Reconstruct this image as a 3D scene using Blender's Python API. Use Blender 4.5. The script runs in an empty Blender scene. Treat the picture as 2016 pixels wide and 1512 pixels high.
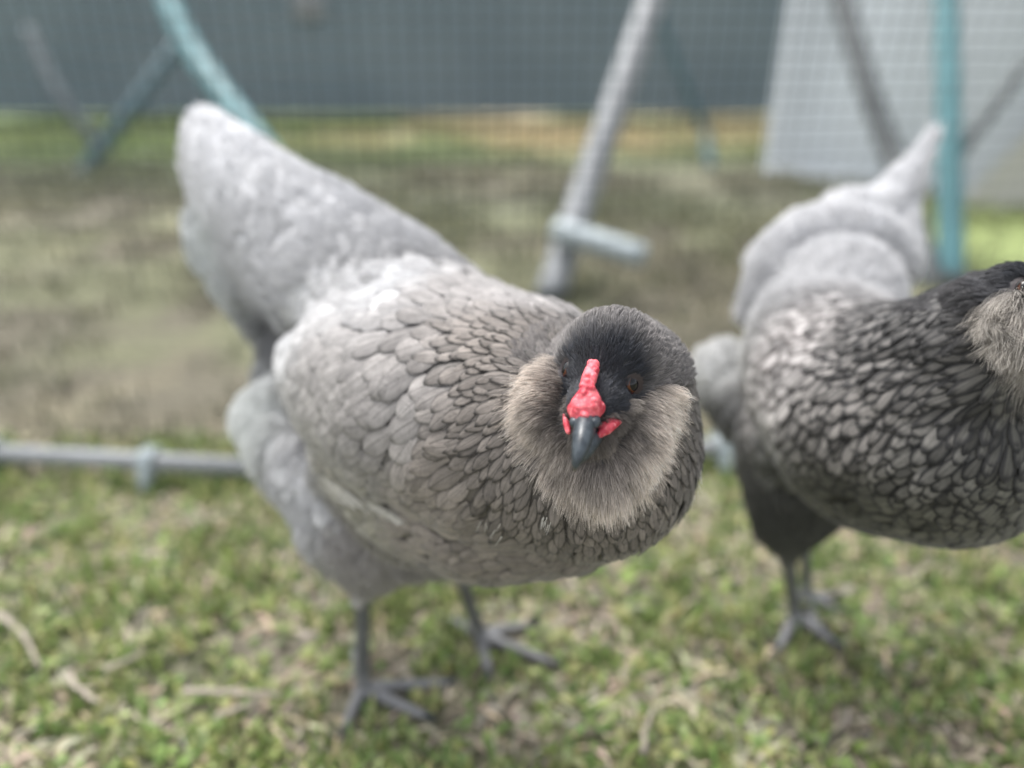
import bpy, bmesh, math, random
import numpy as np
from mathutils import Vector, Matrix
from mathutils.bvhtree import BVHTree

random.seed(7)
rng = np.random.default_rng(7)
S = bpy.context.scene
COL = S.collection
R = math.radians

# ------------------------------------------------------------------ camera
CAM_H, PITCH, LENS = 0.50, 25.0, 26.0
cam_d = bpy.data.cameras.new('camera')
cam = bpy.data.objects.new('camera', cam_d)
COL.objects.link(cam)
cam.location = (0, 0, CAM_H)
cam.rotation_euler = (R(90 - PITCH), 0, 0)
cam_d.lens = LENS
cam_d.sensor_width = 36
cam_d.clip_start = 0.01
cam_d.clip_end = 500
cam_d.dof.use_dof = True
cam_d.dof.focus_distance = 0.342
cam_d.dof.aperture_fstop = 2.1
S.camera = cam

# ------------------------------------------------------------------ sky, sun, exposure
SUN_EL, SUN_ROT = 62, -35           # degrees; behind and to the left of the hens
w = bpy.data.worlds.new('World')
S.world = w
w.use_nodes = True
nt = w.node_tree
nt.nodes.clear()
sky = nt.nodes.new('ShaderNodeTexSky')
sky.sky_type = 'NISHITA'
sky.sun_disc = False
sky.sun_elevation = R(SUN_EL)
sky.sun_rotation = R(SUN_ROT)
sky.air_density = 1.0
sky.dust_density = 3.0
hsv = nt.nodes.new('ShaderNodeHueSaturation')
hsv.inputs['Saturation'].default_value = 0.22
bg = nt.nodes.new('ShaderNodeBackground')
bg.inputs['Strength'].default_value = 0.15
wo = nt.nodes.new('ShaderNodeOutputWorld')
nt.links.new(sky.outputs[0], hsv.inputs['Color'])
nt.links.new(hsv.outputs[0], bg.inputs['Color'])
nt.links.new(bg.outputs[0], wo.inputs['Surface'])
sd = bpy.data.lights.new('sun', 'SUN')
sd.energy = 1.5
sd.angle = R(25)
sd.color = (1.0, 0.97, 0.93)
sun = bpy.data.objects.new('sun', sd)
COL.objects.link(sun)
sun_dir = Vector((math.sin(R(SUN_ROT)) * math.cos(R(SUN_EL)), math.cos(R(SUN_ROT)) * math.cos(R(SUN_EL)), math.sin(R(SUN_EL))))
sun.rotation_euler = sun_dir.to_track_quat('Z', 'Y').to_euler()
S.view_settings.view_transform = 'Standard'
S.view_settings.look = 'None'
S.view_settings.exposure = 1.28
S.view_settings.gamma = 1.0
S.cycles.max_bounces = 6
S.cycles.transparent_max_bounces = 12
S.cycles.use_denoising = True

# ------------------------------------------------------------------ helpers
CT, ST = math.cos(R(PITCH)), math.sin(R(PITCH))
FPX = 2016 * LENS / 36.0
RIGHT = np.array([1.0, 0, 0])
FWD = np.array([0, CT, -ST])
UPV = np.array([0, ST, CT])


def P(px, py, d):
    """a point d metres deep in front of the tripod, seen at photo pixel (px, py)"""
    return np.array([0, 0, CAM_H]) + d * FWD + (px - 1008) / FPX * d * RIGHT - (py - 756) / FPX * d * UPV


HS = 1.05                           # the heads sit a little deeper than the pixel notes


def PH(px, py, d):
    return P(px, py, d * HS)


def D(x, y, z):
    """a direction: x to the right, y down, z away"""
    v = x * RIGHT - y * UPV + z * FWD
    return v / (np.linalg.norm(v) + 1e-9)


def G(px, py):
    """the ground point seen at photo pixel (px, py)"""
    v = FWD + (px - 1008) / FPX * RIGHT - (py - 756) / FPX * UPV
    return np.array([0, 0, CAM_H]) - v * (CAM_H / v[2])


def unit(v):
    return v / (np.linalg.norm(v, axis=-1, keepdims=True) + 1e-12)


def vnoise(p, seed=0):
    """smooth value noise on (N,2) or (N,3) points, 0..1"""
    p = np.asarray(p, float)
    if p.shape[1] == 2:
        p = np.c_[p, np.zeros(len(p))]
    i = np.floor(p).astype(np.int64)
    f = p - i
    f = f * f * (3 - 2 * f)

    def h(a):
        n = (a[:, 0] * 374761393 + a[:, 1] * 668265263 + a[:, 2] * 2147483647 + seed * 1274126177) & 0xffffffff
        n = ((n ^ (n >> 13)) * 1274126177) & 0xffffffff
        n = n ^ (n >> 16)
        return (n & 0xffff) / 65535.0
    out = 0
    for dx in (0, 1):
        for dy in (0, 1):
            for dz in (0, 1):
                wgt = (f[:, 0] if dx else 1 - f[:, 0]) * (f[:, 1] if dy else 1 - f[:, 1]) * (f[:, 2] if dz else 1 - f[:, 2])
                out = out + wgt * h(i + np.array([dx, dy, dz]))
    return out


def fast_mesh(name, V, F, attrs=None, smooth=True):
    """V (N,3), F (M,k) all faces of one size; attrs: name -> (type, array per point)"""
    me = bpy.data.meshes.new(name)
    V = np.ascontiguousarray(V, np.float32)
    F = np.ascontiguousarray(F, np.int32)
    me.vertices.add(len(V))
    me.vertices.foreach_set('co', V.ravel())
    me.loops.add(F.size)
    me.loops.foreach_set('vertex_index', F.ravel())
    me.polygons.add(len(F))
    me.polygons.foreach_set('loop_start', np.arange(0, F.size, F.shape[1], dtype=np.int32))
    me.polygons.foreach_set('loop_total', np.full(len(F), F.shape[1], np.int32))
    me.update(calc_edges=True)
    me.polygons.foreach_set('use_smooth', np.full(len(F), smooth))
    set_attrs(me, attrs)
    return me


def set_attrs(me, attrs):
    for k, (t, a) in (attrs or {}).items():
        at = me.attributes.new(k, t, 'POINT')
        a = np.asarray(a, np.float32)
        if t == 'FLOAT_COLOR':
            if a.shape[1] == 3:
                a = np.c_[a, np.ones(len(a), np.float32)]
            at.data.foreach_set('color', a.ravel())
        elif t == 'FLOAT_VECTOR':
            at.data.foreach_set('vector', a.ravel())
        else:
            at.data.foreach_set('value', a.ravel())


def link(name, data, mat=None, parent=None, label=None):
    o = bpy.data.objects.new(name, data)
    COL.objects.link(o)
    if mat is not None:
        data.materials.append(mat)
    if parent is not None:
        o.parent = parent
        o.matrix_parent_inverse = Matrix.Translation(parent.location).inverted()
    if label:
        o['label'] = label
    return o


def tag(o, label, cat, group=None, kind=None):
    if label:
        o['label'] = label
    if cat:
        o['category'] = cat
    if group:
        o['group'] = group
    if kind:
        o['kind'] = kind
    return o


def root(name, loc, label, cat, group=None):
    o = bpy.data.objects.new(name, None)
    COL.objects.link(o)
    o.location = Vector(loc)
    o.empty_display_size = 0.05
    return tag(o, label, cat, group)


def tube_np(pts, rad, seg=14, cap=True, flat=None):
    """lofted tube through pts with radius per point -> V, F(quads)"""
    pts = np.asarray(pts, float)
    rad = np.broadcast_to(np.asarray(rad, float), (len(pts),))
    t = np.gradient(pts, axis=0)
    t = unit(t)
    ref = np.array([0, 0, 1.0]) if abs(t[0][2]) < .9 else np.array([1.0, 0, 0])
    V = []
    a = np.linspace(0, 2 * math.pi, seg, endpoint=False)
    n = unit(np.cross(t[0], ref))
    for k in range(len(pts)):
        n = unit(n - np.dot(n, t[k]) * t[k])
        b = np.cross(t[k], n)
        V.append(pts[k] + rad[k] * (np.cos(a)[:, None] * n + np.sin(a)[:, None] * b))
    if cap:
        V = [np.repeat(pts[:1], seg, 0) + (V[0] - pts[0]) * .02] + V + [np.repeat(pts[-1:], seg, 0) + (V[-1] - pts[-1]) * .02]
    V = np.array(V)
    n_r = len(V)
    F = []
    for k in range(n_r - 1):
        for j in range(seg):
            j2 = (j + 1) % seg
            F.append((k * seg + j, k * seg + j2, (k + 1) * seg + j2, (k + 1) * seg + j))
    return V.reshape(-1, 3), np.array(F)


def tube(name, pts, rad, mat, parent=None, seg=14):
    V, F = tube_np(pts, rad, seg)
    return link(name, fast_mesh(name, V, F), mat, parent)


def spline(pts, n):
    """Catmull-Rom resample of rows (any width)"""
    p = np.asarray(pts, float)
    p = np.vstack([2 * p[0] - p[1], p, 2 * p[-1] - p[-2]])
    out = []
    m = len(p) - 3
    for u in np.linspace(0, m - 1e-6, n):
        i = int(u)
        f = u - i
        a, b, c, d = p[i:i + 4]
        out.append(.5 * ((2 * b) + (-a + c) * f + (2 * a - 5 * b + 4 * c - d) * f * f + (-a + 3 * b - 3 * c + d) * f ** 3))
    return np.array(out)


# unit icosphere for the blob unions
_bm = bmesh.new()
bmesh.ops.create_icosphere(_bm, subdivisions=3, radius=1)
ICO_V = np.array([v.co[:] for v in _bm.verts])
ICO_F = np.array([[v.index for v in f.verts] for f in _bm.faces])
_bm.free()


def blob_mesh(name, blobs, voxel, smooth_it=6, factor=0.5):
    """one continuous skin round many overlapping balls (x, y, z, r): voxel union then smoothing"""
    V, F = [], []
    for k, b in enumerate(blobs):
        V.append(ICO_V * b[3] + np.array(b[:3]))
        F.append(ICO_F + k * len(ICO_V))
    me = fast_mesh(name + '_raw', np.vstack(V), np.vstack(F))
    o = bpy.data.objects.new('tmp', me)
    COL.objects.link(o)
    m = o.modifiers.new('r', 'REMESH')
    m.mode = 'VOXEL'
    m.voxel_size = voxel
    m.use_smooth_shade = True
    if smooth_it:
        s = o.modifiers.new('s', 'SMOOTH')
        s.factor = factor
        s.iterations = smooth_it
    dg = bpy.context.evaluated_depsgraph_get()
    out = bpy.data.meshes.new_from_object(o.evaluated_get(dg))
    out.name = name
    bpy.data.objects.remove(o)
    bpy.data.meshes.remove(me)
    out.materials.clear()
    return out


def chain(rows, n=8):
    """rows (x,y,z,r) -> interpolated balls"""
    rows = np.asarray(rows, float)
    out = []
    for a, b in zip(rows[:-1], rows[1:]):
        for t in np.linspace(0, 1, n, endpoint=False):
            out.append(a + (b - a) * t)
    out.append(rows[-1])
    return out


def mesh_np(me):
    V = np.empty(len(me.vertices) * 3, np.float32)
    me.vertices.foreach_get('co', V)
    N = np.empty(len(me.vertices) * 3, np.float32)
    me.vertices.foreach_get('normal', N)
    return V.reshape(-1, 3).astype(float), N.reshape(-1, 3).astype(float)


# ------------------------------------------------------------------ materials
class NT:
    def __init__(s, name):
        s.m = bpy.data.materials.new(name)
        s.m.use_nodes = True
        s.t = s.m.node_tree
        s.b = s.t.nodes['Principled BSDF']

    def n(s, typ, **kw):
        nd = s.t.nodes.new(typ)
        for k, v in kw.items():
            setattr(nd, k, v)
        return nd

    def put(s, sock, v):
        if isinstance(v, bpy.types.NodeSocket):
            s.t.links.new(v, sock)
        elif isinstance(v, (tuple, list)) and len(v) == 3 and sock.type == 'RGBA':
            sock.default_value = (*v, 1)
        else:
            sock.default_value = v

    def math(s, op, a, b=0.0, c=None, clamp=False):
        nd = s.n('ShaderNodeMath', operation=op, use_clamp=clamp)
        s.put(nd.inputs[0], a)
        s.put(nd.inputs[1], b)
        if c is not None:
            s.put(nd.inputs[2], c)
        return nd.outputs[0]

    def mapr(s, v, a, b, c=0.0, d=1.0, smooth=True):
        nd = s.n('ShaderNodeMapRange')
        if smooth:
            nd.interpolation_type = 'SMOOTHSTEP'
        for i, x in enumerate((v, a, b, c, d)):
            s.put(nd.inputs[i], x)
        return nd.outputs[0]

    def mix(s, f, a, b, mode='MIX'):
        nd = s.n('ShaderNodeMix', data_type='RGBA', blend_type=mode)
        s.put(nd.inputs[0], f)
        s.put(nd.inputs[6], a)
        s.put(nd.inputs[7], b)
        return nd.outputs[2]

    def noise(s, scale, detail=3, vec=None, rough=.5, dist=0.0):
        nd = s.n('ShaderNodeTexNoise')
        nd.inputs['Scale'].default_value = scale
        nd.inputs['Detail'].default_value = detail
        nd.inputs['Roughness'].default_value = rough
        nd.inputs['Distortion'].default_value = dist
        if vec is not None:
            s.t.links.new(vec, nd.inputs['Vector'])
        return nd.outputs['Fac']

    def pos(s):
        return s.n('ShaderNodeTexCoord').outputs['Object']

    def attr(s, name, out='Color'):
        return s.n('ShaderNodeAttribute', attribute_name=name).outputs[out]

    def bump(s, h, strength=.3, dist=.001):
        nd = s.n('ShaderNodeBump')
        nd.inputs['Strength'].default_value = strength
        nd.inputs['Distance'].default_value = dist
        s.put(nd.inputs['Height'], h)
        s.t.links.new(nd.outputs[0], s.b.inputs['Normal'])

    def set(s, **kw):
        for k, v in kw.items():
            s.put(s.b.inputs[k.replace('_', ' ')], v)
        return s


def simple_mat(name, col, rough=.6, var=.2, scale=8, bump=0, metallic=0, col2=None):
    a = NT(name)
    n = a.noise(scale, 5, a.pos())
    c2 = col2 or tuple(x * (1 - var) for x in col)
    c = a.mix(a.mapr(n, .35, .65), c2, tuple(min(1, x * (1 + var)) for x in col))
    a.set(Base_Color=c, Roughness=rough, Metallic=metallic)
    if bump:
        a.bump(a.noise(scale * 6, 4), bump, .002)
    return a.m


def feather_mat():
    a = NT('feather')
    sep = a.n('ShaderNodeSeparateXYZ')
    a.t.links.new(a.attr('fuv', 'Vector'), sep.inputs[0])
    u, v, r = sep.outputs
    av = a.math('ABSOLUTE', v)
    # barbs run obliquely outwards from the shaft
    bar = a.math('SUBTRACT', a.math('MULTIPLY', u, 34.0), a.math('MULTIPLY', av, 9.0))
    cmb = a.n('ShaderNodeCombineXYZ')
    a.put(cmb.inputs[0], a.math('MULTIPLY', av, 1.6))
    a.put(cmb.inputs[1], bar)
    a.put(cmb.inputs[2], a.math('MULTIPLY', r, 61.0))
    nb = a.noise(1.0, 3, cmb.outputs[0], .7)
    cm2 = a.n('ShaderNodeCombineXYZ')
    a.put(cm2.inputs[0], v)
    a.put(cm2.inputs[1], a.math('MULTIPLY', u, 2.0))
    a.put(cm2.inputs[2], a.math('MULTIPLY', r, 23.0))
    nl = a.noise(1.6, 2, cm2.outputs[0])
    # closeness to the rim
    tip = a.mapr(u, .62, 1.0, 0, 1, False)
    rim = a.math('MAXIMUM', a.math('POWER', av, 2.0), a.math('POWER', tip, 1.6))
    sv = a.n('ShaderNodeCombineXYZ')
    a.put(sv.inputs[0], a.math('MULTIPLY', v, 3.2))
    a.put(sv.inputs[1], a.math('MULTIPLY', u, .9))
    a.put(sv.inputs[2], a.math('MULTIPLY', r, 47.0))
    ns = a.noise(1.5, 3, sv.outputs[0], .6)
    rim2 = a.math('ADD', rim, a.math('MULTIPLY', a.math('SUBTRACT', nb, .5), .5))
    em = a.mapr(a.math('ADD', rim2, a.attr('rimw', 'Fac')), .50, 1.0)
    col = a.mix(em, a.attr('Col'), a.attr('Edge'))
    shaft = a.mapr(av, .02, .09, 1, 0)
    col = a.mix(a.math('MULTIPLY', shaft, .5), col, a.mix(1.0, col, (.45, .45, .45), 'MULTIPLY'))
    k = a.math('ADD', a.math('MULTIPLY', nb, 1.3), a.math('MULTIPLY', a.math('ADD', nl, ns), .9))
    k = a.math('ADD', k, -.52)
    kc = a.n('ShaderNodeCombineColor')
    for i in range(3):
        a.put(kc.inputs[i], k)
    col = a.mix(1.0, col, kc.outputs[0], 'MULTIPLY')
    fr = a.math('ADD', a.math('MAXIMUM', a.math('POWER', av, 6.0), a.math('POWER', tip, 5.0)), a.math('MULTIPLY', a.math('SUBTRACT', nb, .5), 1.8))
    alpha = a.mapr(fr, .62, .80, 1, 0)
    a.set(Base_Color=col, Roughness=.62, Alpha=alpha)
    a.b.inputs['Sheen Weight'].default_value = .25
    a.b.inputs['Sheen Roughness'].default_value = .4
    a.b.inputs['Specular IOR Level'].default_value = .3
    a.bump(a.math('ADD', nb, a.math('MULTIPLY', shaft, .6)), .5, .0006)
    return a.m


def hair_mat():
    a = NT('down_hair')
    a.set(Base_Color=a.attr('Col'), Roughness=.55)
    a.b.inputs['Specular IOR Level'].default_value = .25
    a.b.inputs['Sheen Weight'].default_value = .2
    return a.m


def skin_mat():
    a = NT('bird_skin')
    vor = a.n('ShaderNodeTexVoronoi')
    vor.inputs['Scale'].default_value = 420
    a.t.links.new(a.pos(), vor.inputs['Vector'])
    n = a.noise(60, 4, a.pos())
    k = a.mapr(n, .2, .8, .75, 1.2)
    kc = a.n('ShaderNodeCombineColor')
    for i in range(3):
        a.put(kc.inputs[i], k)
    a.set(Base_Color=a.mix(1.0, a.attr('Col'), kc.outputs[0], 'MULTIPLY'), Roughness=.5)
    a.bump(vor.outputs['Distance'], .25, .0006)
    return a.m


def comb_mat():
    a = NT('red_comb_skin')
    n = a.noise(520, 5, a.pos(), .6)
    n2 = a.noise(130, 3, a.pos())
    c = a.mix(a.mapr(n2, .35, .65), (.46, .025, .05), (.80, .15, .18))
    c = a.mix(a.mapr(n, .5, .75, 0, .6), c, (.90, .40, .40))
    a.set(Base_Color=c, Roughness=a.mapr(n, .3, .7, .38, .65))
    a.b.inputs['Subsurface Weight'].default_value = .25
    a.b.inputs['Subsurface Radius'].default_value = (.003, .0008, .0006)
    a.b.inputs['Subsurface Scale'].default_value = 1.0
    a.bump(n, .6, .0006)
    return a.m


def beak_mat():
    a = NT('beak_horn')
    n = a.noise(260, 6, a.pos(), .6)
    n2 = a.noise(700, 3, a.pos(), .6)
    c = a.mix(a.mapr(n, .3, .7), (.014, .021, .028), (.050, .064, .076))
    c = a.mix(a.attr('tipmask', 'Fac'), c, (.13, .105, .06))
    c = a.mix(a.mapr(n2, .62, .75, 0, .4), c, (.3, .32, .34))
    a.set(Base_Color=c, Roughness=a.mapr(n, .3, .7, .30, .55))
    a.b.inputs['Coat Weight'].default_value = .08
    a.bump(n2, .2, .0004)
    return a.m


def eye_mat():
    a = NT('eye_wet')
    g = a.attr('gaze', 'Fac')
    c = a.mix(a.mapr(g, .74, .76), (.10, .035, .015), (.004, .004, .005))
    c = a.mix(a.mapr(g, .50, .58), (.02, .012, .01), c)
    a.set(Base_Color=c, Roughness=.04)
    a.b.inputs['Specular IOR Level'].default_value = .25
    a.b.inputs['Coat Weight'].default_value = .25
    a.b.inputs['Coat Roughness'].default_value = .02
    return a.m


def vcol_mat(name, rough=.7, translucent=0.0, noise=0.0):
    a = NT(name)
    c = a.attr('Col')
    if noise:
        k = a.mapr(a.noise(noise, 4, a.pos()), .2, .8, .65, 1.3)
        kc = a.n('ShaderNodeCombineColor')
        for i in range(3):
            a.put(kc.inputs[i], k)
        c = a.mix(1.0, c, kc.outputs[0], 'MULTIPLY')
    a.set(Base_Color=c, Roughness=rough)
    if translucent:
        tr = a.n('ShaderNodeBsdfTranslucent')
        a.put(tr.inputs[0], c)
        mx = a.n('ShaderNodeMixShader')
        mx.inputs[0].default_value = translucent
        a.t.links.new(a.b.outputs[0], mx.inputs[1])
        a.t.links.new(tr.outputs[0], mx.inputs[2])
        a.t.links.new(mx.outputs[0], a.t.nodes['Material Output'].inputs['Surface'])
    return a.m


M_FEATHER, M_HAIR, M_SKIN, M_COMB, M_BEAK, M_EYE = feather_mat(), hair_mat(), skin_mat(), comb_mat(), beak_mat(), eye_mat()
M_BLADE = vcol_mat('grass_blade', .55, .35)
M_LITTER = vcol_mat('dry_litter', .8, .1)

# ------------------------------------------------------------------ ground
def axis_coords(lo, hi, step, far):
    a = list(np.arange(lo, hi + 1e-6, step))
    s = step
    while a[-1] < far:
        s *= 1.35
        a.append(a[-1] + s)
    s = step
    while a[0] > -far:
        s *= 1.35
        a.insert(0, a[0] - s)
    return np.array(a)


def ground_height(x, y):
    p = np.c_[x, y]
    near = np.exp(-np.maximum(0, y - 1.2))
    return (vnoise(p * 9, 3) - .5) * .012 + (vnoise(p * 30, 5) - .5) * .005 * near - .002


def ground_colour(x, y):
    p = np.c_[x, y]
    n1 = vnoise(p * 3.1, 11) * .6 + vnoise(p * 9.3, 12) * .4
    n2 = vnoise(p * 2.3 + 50, 13) * .6 + vnoise(p * 14, 14) * .4
    fk = np.clip((y - .85) / .1, 0, 1)[:, None]
    soil = np.array([.145, .132, .108]) * (1 - fk) + np.array([.135, .122, .088]) * fk
    olive = np.array([.17, .175, .11]) * (1 - fk) + np.array([.155, .158, .092]) * fk
    tan = np.array([.33, .29, .18])
    green = np.array([.13, .20, .07])
    c = soil + (olive - soil) * np.clip((n1 - .35) / .25, 0, 1)[:, None]
    c = c + (tan - c) * (np.clip((n2 - .5) / .2, 0, 1) * .22)[:, None]
    # the pale dry strip of bank in front of the fence
    k = np.clip((y - 3.1) / .5, 0, 1)[:, None]
    tb = np.clip(1.25 - np.abs(x - .55) / 2.2, .2, 1) * np.clip((y - 3.5) / .4, 0, 1)
    c2 = green * 1.0 + (np.array([.46, .385, .235]) - green * 1.0) * (tb * np.clip((vnoise(p * 2.3, 21) - .22) / .3, .25, 1))[:, None]
    c = c * (1 - k) + c2 * k
    k = (np.clip((y - 2.1) / .5, 0, 1) * np.clip((3.9 - y) / .6, 0, 1))[:, None]
    n3 = np.clip((vnoise(p * 1.3 + 9, 22) - .35) / .3, 0, 1)[:, None]
    c = c * (1 - .5 * k) + .5 * k * (np.array([.17, .158, .12]) * n3 + np.array([.09, .11, .07]) * (1 - n3))
    # fresh lawn beside the pale sheeting
    k = (np.clip((x - 1.0) / .12, 0, 1) * np.clip((y - 1.35) / .15, 0, 1) * np.clip((2.65 - y) / .3, 0, 1))[:, None]
    c = c * (1 - k) + np.array([.30, .36, .14]) * k
    return c


gx = axis_coords(-1.6, 1.8, .02, 90)
gy = axis_coords(0.0, 2.4, .02, 90)
GX, GY = np.meshgrid(gx, gy)
fx, fy = GX.ravel(), GY.ravel()
fz = np.where((np.abs(fx) < 8) & (np.abs(fy) < 8), ground_height(fx, fy), -.002)
nx = len(gx)
ii = np.arange(len(fx)).reshape(GX.shape)
gF = np.stack([ii[:-1, :-1], ii[:-1, 1:], ii[1:, 1:], ii[1:, :-1]], -1).reshape(-1, 4)
gme = fast_mesh('ground', np.c_[fx, fy, fz], gF, {'Col': ('FLOAT_COLOR', ground_colour(fx, fy))})
a = NT('soil')
k = a.mapr(a.noise(70, 8, a.pos(), .65), .25, .75, .55, 1.45)
kc = a.n('ShaderNodeCombineColor')
for i in range(3):
    a.put(kc.inputs[i], k)
a.set(Base_Color=a.mix(1.0, a.attr('Col'), kc.outputs[0], 'MULTIPLY'), Roughness=.95)
a.bump(a.noise(160, 6, a.pos(), .7), .6, .006)
tag(link('ground', gme, a.m), 'bare brown soil and worn turf under the hens', 'ground', kind='structure')


def blades(name, pos, length, width, colour, mat, lean=(.2, .9), flat=False, curl=1.0):
    """many little tapering leaves, 3 cross-sections each"""
    n = len(pos)
    az = rng.uniform(0, 2 * math.pi, n)
    out = np.c_[np.cos(az), np.sin(az), np.zeros(n)]
    side = np.c_[-np.sin(az), np.cos(az), np.zeros(n)]
    tw = rng.normal(0, .5, n)[:, None]
    side = unit(side + tw * np.array([0, 0, 1.0]) * (.5 if flat else .3))
    ln = rng.uniform(*lean, n)
    V = np.empty((n, 8, 3))
    col = np.empty((n, 8, 3))
    prof = [.55, 1.0, .75, .06]
    for k, t in enumerate((0, .35, .72, 1.0)):
        ang = ln * (.35 + .65 * t * curl)
        h = np.cos(ang) * t
        o = np.sin(ang) * t
        if flat:
            h = t * (1 - t) * ln * 1.1 + .05 * t
            o = np.full(n, t)
        c = pos + out * (o * length)[:, None] + np.array([0, 0, 1.0]) * (h * length)[:, None]
        wv = side * (width * prof[k] / 2)[:, None]
        V[:, 2 * k] = c - wv
        V[:, 2 * k + 1] = c + wv
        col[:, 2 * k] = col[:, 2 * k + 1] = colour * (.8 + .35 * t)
    base = np.arange(n)[:, None] * 8
    F = np.concatenate([base + np.array(q) for q in ((0, 1, 3, 2), (2, 3, 5, 4), (4, 5, 7, 6))], 0)
    return link(name, fast_mesh(name, V.reshape(-1, 3), F, {'Col': ('FLOAT_COLOR', np.clip(col.reshape(-1, 3), 0, 1))}), mat)


FEET = []
for a_, tl in (((716, 1372), ((682, 1448), (838, 1428), (880, 1362))), ((945, 1265), ((1085, 1322), (962, 1340), (1040, 1246))),
               ((1562, 1228), ((1530, 1292), (1640, 1282), (1610, 1250)))):
    for b_ in tl:
        for t in (0, .25, .5, .75, 1):
            FEET.append(G(*a_) * (1 - t) + G(*b_) * t)


def scatter(n, x0, x1, y0, y1, seed, scale, thr, soft=.15):
    x = rng.uniform(x0, x1, n * 3)
    y = rng.uniform(y0, y1, n * 3)
    m = vnoise(np.c_[x, y] * scale, seed) * .6 + vnoise(np.c_[x, y] * scale * 2.7, seed + 1) * .4
    keep = rng.uniform(0, 1, n * 3) < np.clip((m - thr) / soft, 0, 1)
    for q in FEET:
        keep &= (x - q[0]) ** 2 + (y - q[1]) ** 2 > .013 ** 2
    x, y = x[keep][:n], y[keep][:n]
    return np.c_[x, y, ground_height(x, y)]


def tint(n, cols, j=.18):
    c = np.array(cols)[rng.integers(0, len(cols), n)]
    return c * (1 + rng.normal(0, j, (n, 1))) * (1 + rng.normal(0, .06, (n, 3)))


p = scatter(19000, -.75, .85, .22, .90, 31, 30, .40, .25)
L = rng.uniform(.010, .026, len(p))
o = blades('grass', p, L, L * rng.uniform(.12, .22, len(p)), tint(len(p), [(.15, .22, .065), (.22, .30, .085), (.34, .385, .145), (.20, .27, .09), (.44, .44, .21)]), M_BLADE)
tag(o, 'short fresh green grass growing in tufts round the hens', 'grass', kind='stuff')
p = scatter(13000, -.75, .85, .22, .90, 37, 40, .42)
L = rng.uniform(.008, .017, len(p))
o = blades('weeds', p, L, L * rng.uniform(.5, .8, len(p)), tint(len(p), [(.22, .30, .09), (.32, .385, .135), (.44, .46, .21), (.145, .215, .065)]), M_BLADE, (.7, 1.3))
tag(o, 'small round leaved weeds and moss between the grass', 'weeds', kind='stuff')
p = scatter(17000, -.75, .85, .22, .90, 41, 24, .30, .2)
L = rng.uniform(.008, .032, len(p))
o = blades('litter', p + [0, 0, .002], L, rng.uniform(.0014, .0055, len(p)) * np.clip(L / .02, .5, 1), tint(len(p), [(.45, .39, .27), (.37, .32, .23), (.53, .47, .34), (.24, .205, .155), (.43, .375, .30)]), M_LITTER, (.1, .8), flat=True)
tag(o, 'dead straw and dry leaf scraps strewn over the soil', 'litter', kind='stuff')
p = scatter(70000, -3.2, 3.6, .84, 5.3, 51, 4.5, .30, .3)
L = rng.uniform(.012, .03, len(p)) * (1 + p[:, 1] * .3)
gc = ground_colour(p[:, 0], p[:, 1])
cc = tint(len(p), [(.10, .118, .06), (.125, .135, .075), (.15, .142, .095), (.11, .108, .075)], .10) * .6
kk = np.clip((p[:, 1:2] - 2.0) / 1.5, 0, .85)
cc = (cc + gc * .55) * (1 - kk) + gc * 1.15 * kk
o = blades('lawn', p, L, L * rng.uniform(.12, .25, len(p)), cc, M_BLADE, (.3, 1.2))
tag(o, 'thin olive and straw coloured turf beyond the wire mesh', 'lawn', kind='stuff')

# ------------------------------------------------------------------ things behind the hens
M_SLATE = None
a = NT('slate_paint')
tc = a.pos()
n = a.noise(1.3, 5, tc)
nf = a.noise(14, 5, tc)
c = a.mix(a.mapr(n, .3, .7), (.145, .190, .215), (.185, .232, .255))
c = a.mix(a.mapr(nf, .5, .8, 0, .35), c, (.135, .175, .20))
a.set(Base_Color=c, Roughness=.7)
M_SLATE = a.m
M_TEAL = simple_mat('teal_coated_steel', (.09, .215, .235), .45, .12, 12)
M_TEALD = simple_mat('dull_teal_steel', (.06, .115, .135), .5, .15, 20)
M_GALV = simple_mat('galvanised_steel', (.25, .26, .27), .5, .08, 12)
M_GALVD = simple_mat('weathered_steel', (.085, .095, .098), .5, .15, 12)
M_STAKE = simple_mat('dark_stake', (.075, .095, .105), .7, .1, 12)
M_PALE = simple_mat('pale_sheeting', (.56, .60, .635), .55, .10, 1.6, bump=.1)
M_PALEW = simple_mat('white_sheeting', (.55, .53, .51), .6, .08, 2)
M_WIRE = simple_mat('dark_wire', (.025, .035, .035), .6, .2, 40)
M_CLIP = simple_mat('pale_plastic_tie', (.38, .43, .45), .45, .1, 60)


def box_np(x0, x1, y0, y1, z0, z1):
    V = np.array([(x, y, z) for x in (x0, x1) for y in (y0, y1) for z in (z0, z1)], float)
    F = np.array([(0, 1, 3, 2), (4, 6, 7, 5), (0, 4, 5, 1), (2, 3, 7, 6), (0, 2, 6, 4), (1, 5, 7, 3)])
    return V, F


def join_np(parts):
    V, F, k = [], [], 0
    for v, f in parts:
        V.append(v)
        F.append(f + k)
        k += len(v)
    return np.vstack(V), np.vstack(F)


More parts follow.
